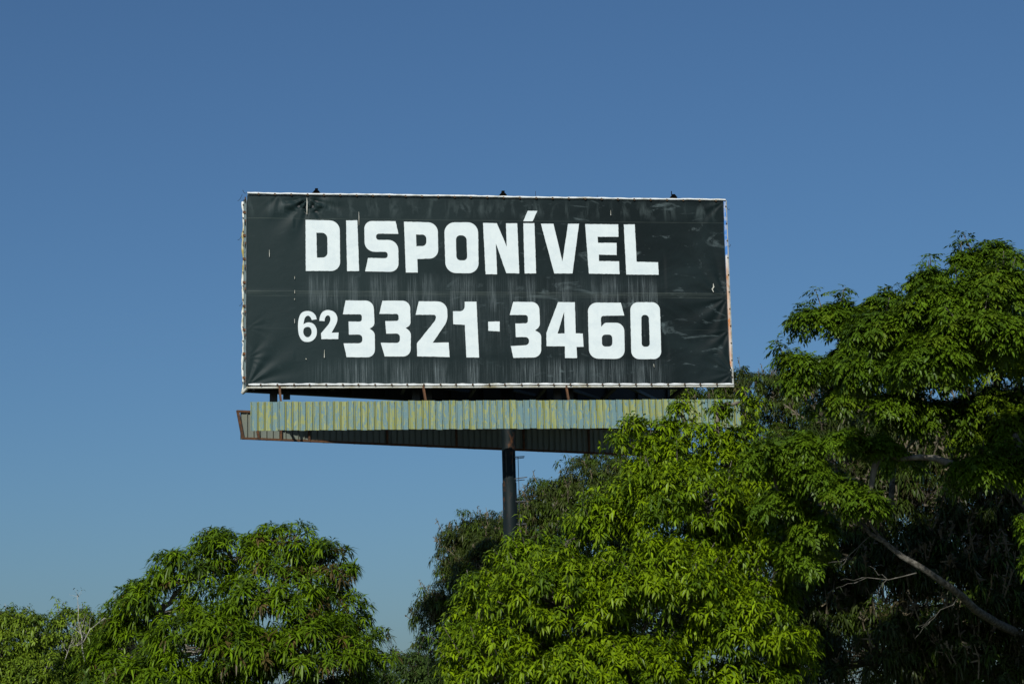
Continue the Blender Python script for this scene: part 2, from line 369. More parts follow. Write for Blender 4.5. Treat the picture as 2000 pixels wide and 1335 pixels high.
# ---- letters (hand traced outlines; each corner carries a rounding radius)
C1 = (450, 350, 3.926); C2 = (950, 350, 3.926); C3 = (450, 570, 4.); C4 = (950, 570, 4.)
GLY = [
 (C1, [[(576, 311, 0), (838, 318, 75), (842, 703, 70), (578, 703, 0)], [(659, 410, 0), (743, 411, 42), (745, 600, 38), (664, 601, 0)]]),
 (C1, [[(887, 316, 0), (973, 315, 0), (987, 703, 0), (895, 704, 0)]]),
 (C1, [[(1266, 322, 0), (1288, 419, 0), (1117, 417, 22), (1117, 465, 22), (1286, 466, 75), (1290, 710, 65), (1033, 706, 0), (1056, 603, 0), (1206, 606, 22), (1206, 556, 22), (1030, 556, 75), (1026, 320, 60)]]),
 (C1, [[(1331, 326, 0), (1590, 332, 75), (1594, 606, 65), (1433, 612, 0), (1437, 715, 0), (1345, 715, 0)], [(1423, 424, 0), (1502, 424, 32), (1503, 512, 32), (1426, 514, 0)]]),
 (C1, [[(1639, 331, 80), (1898, 330, 80), (1904, 722, 80), (1650, 718, 80)], [(1729, 428, 36), (1811, 432, 36), (1816, 622, 28), (1733, 622, 32)]]),
 (C2, [[(-26, 335, 0), (80, 337, 0), (156, 518, 0), (150, 338, 0), (236, 338, 0), (252, 722, 0), (153, 720, 0), (72, 490, 0), (82, 728, 0), (-6, 728, 0)]]),
 (C2, [[(283, 338, 0), (368, 337, 0), (381, 721, 0), (293, 722, 0)], [(317, 242, 0), (390, 243, 0), (354, 322, 0), (283, 322, 0)]]),
 (C2, [[(418, 341, 0), (514, 342, 0), (583, 630, 0), (626, 342, 0), (710, 341, 0), (660, 722, 0), (520, 722, 0)]]),
 (C2, [[(757, 344, 0), (1011, 346, 0), (1013, 441, 0), (852, 441, 0), (855, 487, 0), (998, 488, 0), (999, 581, 0), (862, 578, 0), (863, 627, 0), (1017, 629, 0), (1021, 727, 0), (786, 723, 0)]]),
 (C2, [[(1053, 347, 0), (1137, 346, 0), (1152, 632, 0), (1316, 636, 0), (1321, 732, 0), (1073, 731, 0)]]),
 (C3, [[(600, 147, 18), (640, 154, 18), (668, 185, 18), (674, 213, 0), (636, 219, 0), (625, 193, 14), (603, 181, 14), (580, 200, 16), (570, 252, 0), (600, 236, 16), (640, 240, 20), (668, 268, 20), (678, 310, 20), (668, 356, 20), (635, 385, 20), (600, 392, 18), (565, 385, 18), (538, 350, 22), (527, 290, 30), (530, 220, 28), (546, 172, 22), (570, 153, 16)], [(602, 270, 12), (625, 277, 14), (638, 308, 16), (628, 343, 14), (603, 357, 12), (578, 343, 14), (566, 310, 16), (576, 280, 12)]]),
 (C3, [[(765, 140, 18), (808, 150, 20), (833, 182, 20), (838, 220, 20), (825, 255, 25), (790, 318, 0), (845, 316, 0), (843, 367, 0), (710, 368, 0), (708, 322, 0), (770, 250, 25), (784, 215, 18), (776, 186, 12), (757, 180, 10), (739, 198, 12), (735, 228, 0), (695, 226, 0), (698, 193, 20), (715, 158, 16), (740, 143, 14)]]),
 (C3, [[(900, 66, 0), (1117, 68, 60), (1126, 262, 32), (1088, 286, 0), (1128, 315, 32), (1129, 510, 60), (908, 508, 0), (884, 401, 0), (1032, 400, 28), (1030, 332, 28), (926, 333, 0), (923, 231, 0), (1027, 231, 18), (1027, 174, 18), (878, 174, 0)]]),
 (C3, [[(1188, 68, 0), (1403, 68, 60), (1408, 258, 32), (1370, 281, 0), (1410, 312, 32), (1408, 504, 60), (1205, 503, 0), (1175, 396, 0), (1325, 398, 28), (1324, 324, 28), (1217, 325, 0), (1210, 227, 0), (1315, 226, 18), (1313, 171, 18), (1163, 171, 0)]]),
 (C3, [[(1472, 73, 0), (1692, 75, 72), (1697, 225, 40), (1580, 396, 0), (1705, 394, 0), (1713, 508, 0), (1459, 502, 0), (1457, 402, 0), (1606, 215, 25), (1606, 178, 18), (1447, 178, 0)]]),
 (C3, [[(1830, 76, 0), (1922, 75, 0), (1943, 511, 0), (1844, 511, 0), (1831, 257, 0), (1741, 251, 0), (1738, 151, 0), (1830, 151, 48)]]),
 (C4, [[(14, 232, 0), (103, 230, 0), (104, 308, 0), (15, 303, 0)]]),
 (C4, [[(210, 77, 0), (412, 78, 60), (418, 270, 35), (380, 300, 0), (428, 325, 35), (428, 510, 60), (211, 514, 0), (190, 422, 0), (333, 414, 28), (333, 352, 28), (230, 352, 0), (226, 246, 0), (324, 245, 20), (324, 180, 20), (182, 179, 0)]]),
 (C4, [[(560, 79, 0), (691, 80, 0), (697, 323, 0), (753, 324, 0), (759, 428, 0), (704, 428, 0), (708, 515, 0), (614, 516, 0), (613, 424, 0), (470, 423, 0), (469, 318, 0)], [(607, 155, 0), (611, 324, 0), (556, 324, 0)]]),
 (C4, [[(791, 83, 72), (1050, 84, 0), (1077, 184, 0), (894, 187, 20), (897, 272, 0), (925, 240, 14), (1076, 240, 65), (1081, 522, 70), (803, 520, 72)], [(901, 333, 28), (983, 332, 28), (984, 425, 26), (903, 427, 28)]]),
 (C4, [[(1123, 80, 62), (1354, 80, 62), (1367, 524, 62), (1133, 524, 62)], [(1210, 178, 26), (1269, 180, 28), (1277, 427, 26), (1213, 428, 26)]]),
]
def rounded(loop):
    out = []; n = len(loop)
    for i, (x, y, r) in enumerate(loop):
        p = Vector((x, y)); a = Vector(loop[i - 1][:2]); c = Vector(loop[(i + 1) % n][:2])
        if r == 0: out.append(p); continue
        da, dc = (a - p), (c - p); r = min(r, da.length * .5, dc.length * .5)
        p0, p1 = p + da.normalized() * r, p + dc.normalized() * r
        for k in range(9):
            s = k / 8; hx = .15
            c0 = p0.lerp(p, .552); c1 = p1.lerp(p, .552)
            out.append(p0 * (1 - s) ** 3 + c0 * 3 * s * (1 - s) ** 2 + c1 * 3 * s * s * (1 - s) + p1 * s ** 3)
    return out
def hand(loop):
    """brush-painted edge: resample and let the outline waver by a few millimetres"""
    out = []; n = len(loop)
    for i in range(n):
        p, q_ = loop[i], loop[(i + 1) % n]; k = max(1, int((q_ - p).length / 14))
        for j in range(k):
            s = p.lerp(q_, j / k)
            if j: s = s + Vector((random.gauss(0, .55), random.gauss(0, .55)))
            out.append(s)
    return out
for cr, loops in GLY:
    cu = bpy.data.curves.new('letter', 'CURVE'); cu.dimensions = '2D'; cu.fill_mode = 'BOTH'; cu.extrude = .002
    for lp in loops:
        pts = hand(rounded(lp)); sp = cu.splines.new('POLY'); sp.points.add(len(pts) - 1); sp.use_cyclic_u = True
        for pt, p in zip(sp.points, pts):
            uu, vv = loc(p.x / cr[2] + cr[0], p.y / cr[2] + cr[1], .062); pt.co = (uu, vv, 0, 1)
    tmp = bpy.data.objects.new('tmp_letter', cu); me = bpy.data.meshes.new_from_object(tmp)
    me.transform(Matrix(((1, 0, 0, 0), (0, 0, 1, -.064), (0, 1, 0, 0), (0, 0, 0, 1))))
    me.name = 'letter'; me.materials.clear(); me.materials.append(M_PAINT)
    bpy.data.objects.remove(tmp)
    share('letter', me, BANNER, MB)

# ---- rips and scratches showing pale cloth
def rip(pts, wid):
    V = []; F = []
    for i, (x, y) in enumerate(pts):
        uu, vv = loc(x, y, .07); k = wid[i] / 68.
        V += [(uu - k, -.105, vv), (uu + k, -.105, vv)]
    for i in range(len(pts) - 1): F.append((2 * i, 2 * i + 1, 2 * i + 3, 2 * i + 2))
    bpart('rip', (V, F), M_TAPE, BANNER)
rip([(599.2, 387), (599.6, 396), (599.4, 408), (599.3, 419)], [.3, .8, .8, .5])
rip([(700.6, 414), (700.9, 425), (701, 440)], [.2, .45, .15])
rip([(526, 488), (526.2, 496), (526.1, 502)], [.15, .5, .3])
rip([(575.3, 540), (575.4, 545)], [.3, .4]); rip([(575.4, 567), (575.5, 573)], [.3, .5]); rip([(575.3, 583), (575.2, 586)], [.4, .3]); rip([(575.2, 623), (575.4, 631)], [.3, .4])
rip([(633.5, 683), (633.3, 698.5)], [.2, .7]); rip([(597.5, 700), (597.9, 702)], [.7, .9])
rip([(1392.5, 554), (1393.3, 561), (1390.4, 565), (1393.4, 571)], [.3, 1.4, 1.2, .4])
rip([(1192.3, 411), (1192.5, 421)], [.2, .5]); rip([(1276.3, 711), (1276.6, 714), (1277.4, 717)], [.5, .5, .3])

# ---- hems, grommets and edge strips
def lumpy(p0, p1, hgt, thick, woff, seed, n=120, wav=.35):
    rs = np.random.default_rng(seed); V, F = [], []
    k = np.cumsum(rs.normal(0, 1, n + 1)); k = (k - np.linspace(k[0], k[-1], n + 1)); k /= max(1e-6, np.abs(k).max())
    sc = np.abs(np.sin(np.arange(n + 1) * math.pi * 29 / n))
    p0, p1 = np.array(p0), np.array(p1); d = (p1 - p0) / np.linalg.norm(p1 - p0); nrm = np.array([-d[1], d[0]])
    for i in range(n + 1):
        c = p0 + (p1 - p0) * i / n + nrm * k[i] * .014
        h = hgt * (1 + wav * rs.uniform(-.5, .5) * .5 + wav * (sc[i] - .6))
        for a, b_ in ((-.5, 0), (-.2, 1), (.25, .9), (.5, 0)):
            V.append((c[0] + nrm[0] * h * a, -(woff + thick * b_), c[1] + nrm[1] * h * a))
    for i in range(n):
        for j in range(3): F.append((i * 4 + j, (i + 1) * 4 + j, (i + 1) * 4 + j + 1, i * 4 + j + 1))
        F.append((i * 4 + 3, (i + 1) * 4 + 3, (i + 1) * 4, i * 4))
    return V, F
h_top = (loc(483, 377.8), loc(1416, 391.6)); h_bot = (loc(485, 751.5), loc(1431, 750.5))
for (p0, p1), hh, sd, nm in ((h_top, .062, 3, 'white folded hem along the top edge'), (h_bot, .066, 5, 'lumpy white hem along the bottom edge')):
    o = bpart('hem', lumpy(p0, p1, hh, .03, .06, sd, wav=.3 if sd == 3 else .55), M_WHITE, BANNER); o['label'] = nm
# soiled lower lip with a tube inside
bpart('bottom_rail', tube([(loc(481, 757.2)[0], -.03, loc(481, 757.2)[1]), (loc(1431, 754.3)[0], -.03, loc(1431, 754.3)[1])], .03, 8), M_TAPE)
bpart('top_rail', tube([(UL + .03, .03, VT - .02), (UR - .03, .03, VT - .02)], .035, 8), M_SIDE)
gv_, gf_ = tube([(0, .0, 0), (0, -.02, 0)], [.036, .03], 8)
gme = bpy.data.meshes.new('grommet'); gme.from_pydata([tuple(v) for v in gv_], [], gf_); gme.materials.append(M_GROM)
def grom(px, py, w_=.092, s=1.0):
    uu, vv = loc(px, py, w_)
    share('grommet', gme, BANNER, MB @ Matrix.Translation((uu, -w_, vv)) @ Matrix.Scale(s, 4))
for i in range(29):
    x = 505 + i * 31.9; grom(x, 378 + (x - 483) * .01475 + .4)
for i in range(29):
    x = 510 + i * 31.8 + (i % 3 - 1) * .8; grom(x, 751 - (x - 485) * .0008, .095, .85)
# right side: grey angle and strips of older posters
def poster_material():
    m, t, b = nodes('layers_of_old_posters'); co = coords(t)
    sep = N(t, 'SeparateXYZ'); t.links.new(co, sep.inputs[0])
    mr = N(t, 'MapRange', clamp=True); t.links.new(sep.outputs[2], mr.inputs[0]); mr.inputs[1].default_value = VB; mr.inputs[2].default_value = VT
    f = ramp(t, math_n(t, 'ADD', mr.outputs[0], math_n(t, 'MULTIPLY', math_n(t, 'SUBTRACT', noise(t, co, 5), .5), .02)),
             [(0, (.62, .6, .55)), (.1, (.62, .6, .55)), (.11, (.5, .17, .03)), (.22, (.6, .5, .42)), (.34, (.55, .2, .05)), (.45, (.6, .42, .3)), (.58, (.42, .2, .07)), (.69, (.65, .66, .64)), (.70, (.05, .21, .56)), (1, (.05, .21, .56))], 'LINEAR')
    g = ramp(t, noise(t, mapped(t, co, (1, 1, .8)), 7, 4), [(.45, 0.), (.6, 1.)])
    t.links.new(mixc(t, math_n(t, 'MULTIPLY', g, .45), f, (.6, .58, .52)), b.inputs['Base Color']); b.inputs['Roughness'].default_value = .7
    return m
def side_line(x_top, x_bot, y0=392, y1=756):
    return [(loc(x_top + (x_bot - x_top) * k / 40, y0 + (y1 - y0) * k / 40)) for k in range(41)]
def strip_between(name, l1, l2, wo, mat, thick=.02, parent=None):
    V, F = [], []
    for (a, b_) in zip(l1, l2): V += [(a[0], -wo, a[1]), (b_[0], -wo, b_[1]), (b_[0], -wo + thick, b_[1]), (a[0], -wo + thick, a[1])]
    for i in range(len(l1) - 1):
        for j in range(4): F.append((i * 4 + j, i * 4 + (j + 1) % 4, (i + 1) * 4 + (j + 1) % 4, (i + 1) * 4 + j))
    F += [(3, 2, 1, 0), tuple(range(len(V) - 4, len(V)))]
    return bpart(name, (V, F), mat, parent)
o = strip_between('old_poster_edge', side_line(1412, 1427), [(loc(1417.2 + (1431 - 1417.2) * (k / 40) ** 1.1 + .5 * math.sin(k * .9), 392 + 364 * k / 40)) for k in range(41)], .045, poster_material(), .03)
o['label'] = 'torn blue, white and orange strips of old posters'
strip_between('edge_angle', side_line(1416.6, 1430.4), side_line(1418.4, 1432.9), .05, worn('pale_zinc', (.33, .35, .33), (.2, .2, .16), 5, .6), .12)
for k in range(11): grom(1417.6 + k * 1.32, 403 + k * 33.3, .062, .6)

# ---- structure of the front face
bpart('backing_sheet', box(UL + .02, UR - .06, .0, .03, VB + .03, VT - .05), M_DARKSTEEL)
for k in range(15):
    x = UL + .15 + k * (BW - .35) / 14
    bpart('stud', box(x - .04, x + .04, .032, .14, VB + .06, VT - .08), M_DARKSTEEL)
for v_ in (VB + .1, -1.2, .6, VT - .2):
    bpart('girt', box(UL + .05, UR - .1, .142, .22, v_ - .05, v_ + .05), M_DARKSTEEL)

# ---- rear face (opens away from the front face like a V)
G0 = .42
MR = MB @ Matrix.Translation((UL - .06, G0, 0)) @ Matrix.Rotation(VA, 4, 'Z')
# its right end shows at pixel x = 1313
rl = 13.4
for _ in range(30):
    P = np.array(MR @ Vector((rl, 0, VB)))[:3]; rl += (1313 - project(P)[0][0]) / 60.
def rpart(name, vf, mat, parent=None): return mesh_obj(name, vf[0], vf[1], mat, parent or BILL, MR)
rpart('rear_banner', box(0, rl, .09, .1, VB, VT - .03), M_BANNER_BACK)
rpart('rear_backing_sheet', box(.02, rl - .02, .055, .085, VB + .01, VT - .06), M_DARKSTEEL)
for k in range(14):
    x = .12 + k * (rl - .24) / 13
    rpart('stud', box(x - .04, x + .04, -.05, .053, VB + .02, VT - .1), M_DARKSTEEL)
rpart('rear_bottom_rail', bar((.0, .03, VB - .035), (rl, .03, VB - .035), .14, .06), M_DARKSTEEL)
# left cheek between the two faces
V, F = box(UL - .015, UL + .0, .04, G0 - .02, VB + .02, VT - .1); bpart('cheek_sheet', (V, F), M_SIDE)
for k in range(9):
    vv = VT - .12 - k * (BH - .3) / 8
    bpart('cheek_bracket', box(UL - .05, UL - .017, .02, G0 + .03, vv - .035, vv + .035), M_RUST)
rs = np.random.default_rng(4)
pts = [(UL - .09 + .018 * math.sin(k * .5) + rs.normal(0, .006), G0 + .02, VB - .1 + (BH - .02) * k / 60) for k in range(61)]
o = bpart('rear_hem', tube(pts, [.032 + .009 * math.sin(k * 1.3) for k in range(61)], 8), worn('yellowed_vinyl_hem', (.72, .74, .68), (.38, .31, .07), 1.1, .6, .5, .62), None, True)
for k in range(14):
    vv = VB + .2 + k * .4
    share('grommet', gme, BANNER, MB @ Matrix.Translation((UL - .09, G0 - .04, vv)) @ Matrix.Scale(.6, 4))
bpart('corner_knot', tube([(UL - .12, G0 - .05, VB - .12), (UL - .06, G0 - .06, VB - .06), (UL + .03, .1, VB - .03), (UL + .06, .02, VB - .02)], [.045, .06, .045, .03], 8), M_TAPE, None, True)
bpart('rear_edge_sheet', box(UL - .075, UL + .03, G0 - .075, G0 - .05, VB + .0, VT - .12), worn('blue_grey_sheet', (.11, .16, .165), (.06, .08, .08), 5, .7, .5, .75))
for k in range(8):
    vv = VT - .45 - k * .69
    bpart('edge_bracket', box(UL - .1, UL + .02, G0 - .11, G0 - .078, vv - .04, vv + .03), M_RUST)
# ties between faces, torsion beam on the pole
for k in range(1, 7):
    u_ = UL + .4 + k * 2.05; y1 = G0 + (u_ - UL) * math.tan(VA) - .1
    for v_ in (VB + .12, 0.2, VT - .3):
        bpart('tie_beam', bar((u_, .22, v_), (u_, y1, v_), .1, .1), M_DARKSTEEL)
for k in range(1, 6):
    u_ = UL + .4 + k * 2.05; y1 = G0 + (u_ - UL) * math.tan(VA) - .1
    bpart('brace', bar((u_, .25, VB + .2), (u_ + 2.05, y1 + .5, VB + .25), .09, .09), M_DARKSTEEL)
bpart('torsion_beam', bar((UL + .6, .75, VB + .55), (UR - 1., 1.9, VB + .55), .45, .5), M_DARKSTEEL)

# ---- corrugated skirts
def skirt(name, world, length, v0, v1, pitch, mat, parent, side=1):
    """one pan of ribbed sheet per piece"""
    prof = [(0, 0), (.006, .03), (.03, .03), (.036, 0), (pitch - .012, 0), (pitch - .011, -.04), (pitch - .001, -.04)]
    prof = [(x, -side * y) for x, y in prof]
    V = [(x, y, 0) for x, y in prof] + [(x, y, v1 - v0) for x, y in prof]
    V += [(x, y + side * .004, z) for x, y, z in V]
    n = 7; F = []
    for i in range(n - 1):
        F.append((i, i + 1, n + i + 1, n + i)); F.append((2 * n + i + 1, 2 * n + i, 3 * n + i, 3 * n + i + 1))
        F.append((i + 1, i, 2 * n + i, 2 * n + i + 1)); F.append((n + i, n + i + 1, 3 * n + i + 1, 3 * n + i))
    F += [(0, n, 3 * n, 2 * n), (n - 1, 3 * n - 1, 4 * n - 1, 2 * n - 1)]
    if side < 0: F = [f[::-1] for f in F]
    me = bpy.data.meshes.new('corrugated_sheet'); me.from_pydata(V, [], F); me.materials.append(mat)
    k = 0; x = 0
    while x < length - .02:
        share('corrugated_sheet', me, parent, world @ Matrix.Translation((x, random.uniform(-.003, .003), v0 + random.uniform(-.012, .012))))
        x += pitch; k += 1
SW = .45
su0, sv1 = loc(489, 784, SW); su1, _ = loc(1445.5, 779, SW); _, sv0 = loc(489, 840.5, SW)
tilt = math.atan2(loc(1445, 779, SW)[1] - sv1, su1 - su0)
MS = MB @ Matrix.Translation((su0, -SW, sv1)) @ Matrix.Rotation(-tilt, 4, 'Y')
def spart(name, vf, mat, parent=None): return mesh_obj(name, vf[0], vf[1], mat, parent or BILL, MS)
SK1 = spart('front_skirt', merge([bar((0, .05, -.06), (su1 - su0, .05, -.06), .05, .05), bar((0, .05, sv0 - sv1 + .07), (su1 - su0, .05, sv0 - sv1 + .07), .05, .05)]), M_RUST)
SK1['label'] = 'skirt of ribbed sheets with flaking yellow and blue paint'
skirt('front', MS, su1 - su0, sv0 - sv1, 0, (su1 - su0) / 73, M_CORR, SK1)
# rear skirt
MK = MB @ Matrix.Translation((UL - .12, G0 + .62, 0)) @ Matrix.Rotation(VA, 4, 'Z')
hs = sv1 - sv0; kv1 = sv1; kv0 = sv1 - hs
def kpart(name, vf, mat, parent=None): return mesh_obj(name, vf[0], vf[1], mat, parent or BILL, MK)
KL = 14.2
SK2 = kpart('rear_skirt', merge([bar((0, -.02, kv0 + .02), (KL, -.02, kv0 + .02), .06, .06), bar((-.15, -.02, kv1 - .02), (KL, -.02, kv1 - .02), .05, .06)]), M_RUST)
SK2['label'] = 'unpainted ribbed skirt on a rusty frame behind the front skirt'
skirt('rear', MK @ Matrix.Translation((-.03, .02, 0)), KL + .03, kv0, kv1, .19, M_GALV, SK2, -1)
kpart('skirt_end_post', bar((-.13, -.03, kv1), (.03, -.03, kv0), .06, .07, (1, 0, 0)), M_RUST, SK2)
for x in (.35, 1.15, 2.0, 4.4, 6.6, 8.8, 11.0):
    kpart('skirt_post', bar((x, -.035, kv1), (x + (.15 if x < .5 else 0), -.035, kv0), .07, .05, (1, 0, 0)), M_RUST, SK2)
# hangers between the face and its skirt
for px, lean in ((548, 0), (829, .04), (1109, .03)):
    u0, v0 = loc(px - 3, 752, .1); u1, v1 = loc(px + 2, 800, .3)
    bpart('hanger', bar((u0, .02, v0 + .1), (u1 + lean, -.36, v1), .05, .07), M_RUST)
    bpart('hanger_plate', box(u0 - .25, u0 - .03, .62, .7, VB - .33, VB + .1), M_DARKSTEEL)
    bpart('hanger_plate', box(u0 + .13, u0 + .33, .72, .8, VB - .22, VB + .1), M_DARKSTEEL)
for u_ in np.linspace(UL + 1.0, UR - 2, 6):
    y1 = G0 + .6 + (u_ - UL) * math.tan(VA)
    bpart('skirt_tie', bar((u_, -.36, sv1 - .1), (u_, y1, sv1 - .1), .06, .06), M_DARKSTEEL)

# ---- pole, ladder
pr = .195
pz = BO[2] + sv1
PM = Matrix.Translation((pole_xy[0], pole_xy[1], 0))
lv = [(0, 0, z) for z in (-.4, .0, 2, 4, 6, 8, 9.2, 9.205, 10.5, 12, BO[2] - .8)]
POLE = mesh_obj('pole', *tube(lv, [pr * 1.06] * 7 + [pr] * 4, 32), M_POLE, BILL, PM)
POLE.data.shade_smooth()
POLE['label'] = 'dark round steel pole with rust patches'
mesh_obj('pole_base_plate', *tube([(0, 0, .0), (0, 0, .16), (0, 0, .165)], [.55, .55, .2], 24), M_DARKSTEEL, POLE, PM)
def pole_z(py):
    d = FW + RT * (995 - 1000) / FPX - UP * (py - 667.5) / FPX
    return float(CAM[2] + d[2] * pole_xy[1] / d[1])
zs = [pole_z(893), pole_z(936), pole_z(980), pole_z(1024)] 
st_ = zs[0] - zs[1]
zs += [zs[-1] - st_ * k for k in range(1, 11) if zs[-1] - st_ * k > 2.4]
for i, z in enumerate(zs):
    mesh_obj('ladder_step', *merge([bar((.1, -.1, z), (.46 if i != 1 else .52, -.14, z + (.0 if i != 1 else .04)), .025, .025), bar((.1, .1, z - .03), (.44, -.1, z - .03), .02, .02), bar((.44, -.15, z - .05), (.44, -.15, z + .03), .02, .02)]), M_DARKSTEEL, POLE, PM)
mesh_obj('safety_cable', *tube([(.28, -.15, 2.2), (.275, -.15, zs[2]), (.27, -.15, zs[0])], .011, 6), M_DARKSTEEL, POLE, PM)

# ---- floodlights on the top rail
for px, py, spike in ((617.5, 377.5, 0), (982, 383, 0), (1315, 388, 1)):
    uu, vv = loc(px, py, -.12)
    ml = MB @ Matrix.Translation((uu, .12, VT + .03)) @ Matrix.Scale(.95, 4)
    fl = mesh_obj('floodlight', *merge([bar((-.10, 0, -.03), (.03, -.02, .13 if not spike else .09), .12, .14, (0, 1, 0)), box(-.035, .055, -.06, .06, .06, .19 if not spike else .15), bar((.0, 0, .02), (.10, -.01, .09), .1, .07, (0, 1, 0))]), M_BLACK, BILL, ml)
    fl['label'] = 'small black floodlight perched on the top edge'
    mesh_obj('lamp_lens', *box(-.07, .03, .075, .082, .03, .12), M_LENS, fl, ml)
    mesh_obj('lamp_bracket', *merge([bar((.0, .0, -.25), (.0, 0, .04), .04, .04, (0, 1, 0))] + ([bar((-.045, 0, .06), (-.05, 0, .26), .022, .022, (0, 1, 0))] if spike else [])), M_BLACK, fl, ml)
# loose tie wires
for px, py, dx, dy in ((481, 377, -7, -6), (473, 380, -9, 12), (472, 460, -8, 8), (473, 590, -6, 6), (1046, 383, 0, -10), (730, 381, -6, -5), (1170, 385, -4, -4), (1420, 405, 5, 3), (1423, 480, 4, -3)):
    pts = []
    for k in range(7):
        s = k / 6; a, b_ = loc(px + dx * s, py + dy * s + 3 * math.sin(s * 3.1), .05); pts.append((a, -.05, b_))
    bpart('tie_wire', tube(pts, .006, 4), M_DARKSTEEL)

# ================================================================ TREES
def unit(a): return a / np.maximum(1e-9, np.linalg.norm(a, axis=-1, keepdims=True))
def leaf_arrays(base, d, nrm, Ln, Wd, droop, col, fine=True):
    n = len(base); s = unit(np.cross(d, nrm)); nrm = unit(np.cross(s, d))
    g = np.array([0, 0, -1.])
    def P(t): return base + d * (Ln * t * (1 - .25 * droop * t))[:, None] + g * (droop * Ln * t * t)[:, None]
    if fine is True:
        v = np.empty((n, 8, 3)); v[:, 0] = P(0.); v[:, 7] = P(1.)
        for k, t, hw in ((1, .33, .5), (4, .68, .40)):
            c = P(t); h = (Wd * hw)[:, None]
            v[:, k] = c - s * h + nrm * h * .35; v[:, k + 1] = c; v[:, k + 2] = c + s * h + nrm * h * .35
        o = (np.arange(n) * 8)[:, None]
        tris = (o[:, :, None] + np.array([[0, 2, 1], [0, 3, 2], [4, 5, 7], [5, 6, 7]])[None]).reshape(-1, 3)
        quads = (o[:, :, None] + np.array([[1, 2, 5, 4], [2, 3, 6, 5]])[None]).reshape(-1, 4)
        return v.reshape(-1, 3), quads, tris, np.repeat(col, 8, 0)
    if fine == 'flat':                          # far leaves: a bent diamond
        v = np.empty((n, 4, 3)); v[:, 0] = P(0.); v[:, 3] = P(1.); c = P(.45); h = (Wd * .5)[:, None]
        v[:, 1] = c - s * h; v[:, 2] = c + s * h
        o = (np.arange(n) * 4)[:, None]
        tris = (o[:, :, None] + np.array([[0, 2, 1], [1, 2, 3]])[None]).reshape(-1, 3)
        return v.reshape(-1, 3), np.zeros((0, 4), int), tris, np.repeat(col, 4, 0)
    v = np.empty((n, 5, 3)); v[:, 0] = P(0.); v[:, 4] = P(1.); c = P(.45); h = (Wd * .5)[:, None]
    v[:, 1] = c - s * h + nrm * h * .35; v[:, 2] = c; v[:, 3] = c + s * h + nrm * h * .35
    o = (np.arange(n) * 5)[:, None]
    tris = (o[:, :, None] + np.array([[0, 2, 1], [0, 3, 2], [1, 2, 4], [2, 3, 4]])[None]).reshape(-1, 3)
    return v.reshape(-1, 3), np.zeros((0, 4), int), tris, np.repeat(col, 5, 0)

def frame_of(a):
    ref = np.where(np.abs(a[:, 2:3]) < .9, np.array([[0, 0, 1.]]), np.array([[1., 0, 0]]))
    x = unit(np.cross(a, ref)); y = np.cross(a, x); return x, y
def sprays(cen, axis, sp, rg, scale=None, fine=True, pidx=None):
    """rosettes of leaves (or of pinnate leaves) -> mesh arrays"""
    n = len(cen); k = sp['k']; X, Y = frame_of(axis)
    scale = np.ones(n) if scale is None else scale
    pal = np.array(sp['pal']); pi = rg.choice(len(pal), n, p=sp['w']) if pidx is None else pidx
    ccol = pal[pi] * rg.uniform(.8, 1.2, (n, 1))
    B, D, NR, LN, WD, DR, CO = [], [], [], [], [], [], []
    ph = rg.uniform(0, 6.28, n)
    for j in range(k):
        phi = ph + j * 2.4 + rg.normal(0, .25, n)
        be = np.radians(rg.uniform(*sp['beta'], n))
        d = axis * np.cos(be)[:, None] + (X * np.cos(phi)[:, None] + Y * np.sin(phi)[:, None]) * np.sin(be)[:, None]
        d[:, 2] -= sp.get('sag', .0) * rg.uniform(.6, 1.4, n); d = unit(d)
        up = unit(axis * .6 + np.array([0, 0, .8]) + rg.normal(0, .25, (n, 3)))
        keep = rg.random(n) < sp.get('keep', .92)
        ln = sp['L'] * rg.uniform(.7, 1.15, n) * scale
        if sp.get('pinnate'):
            m = sp['pinnate']; side = unit(np.cross(d, up))
            B.append((cen - d * .01)[keep]); D.append(d[keep]); NR.append(up[keep]); LN.append((ln * 1.05)[keep]); WD.append((ln * .05)[keep]); DR.append(np.full(keep.sum(), .3)); CO.append((ccol * 1.2)[keep])
            for q_ in range(m):
                t = .25 + .75 * (q_ // 2 + 1) / ((m + 1) // 2 + .01); sg = -1 if q_ % 2 else 1
                pos = cen + d * (ln * t)[:, None] + np.array([0, 0, -1.]) * (ln * .3 * t * t)[:, None]
                dd = unit(d * .55 + side * sg * .8 + np.array([0, 0, -.25]) + rg.normal(0, .14, (n, 3))) if q_ < m - 1 else unit(d + np.array([0, 0, -.3]))
                B.append(pos[keep]); D.append(dd[keep]); NR.append(up[keep]); l2 = sp['l2'] * rg.uniform(.75, 1.2, n) * scale
                LN.append(l2[keep]); WD.append((l2 * sp['asp'])[keep]); DR.append(rg.uniform(.1, .4, n)[keep]); CO.append((ccol * rg.uniform(.8, 1.2, (n, 1)))[keep])
        else:
            B.append((cen + d * .02 + axis * (rg.uniform(-.05, .05, n) * scale)[:, None])[keep]); D.append(d[keep]); NR.append(up[keep]); LN.append(ln[keep])
            WD.append((ln * sp['asp'] * rg.uniform(.85, 1.15, n))[keep]); DR.append(rg.uniform(*sp['droop'], n)[keep]); CO.append((ccol * rg.uniform(.78, 1.22, (n, 1)))[keep])
    B, D, NR, LN, WD, DR, CO = (np.concatenate(a) for a in (B, D, NR, LN, WD, DR, CO))
    return leaf_arrays(B, D, NR, LN, WD, DR, np.clip(CO, .004, .4), fine)

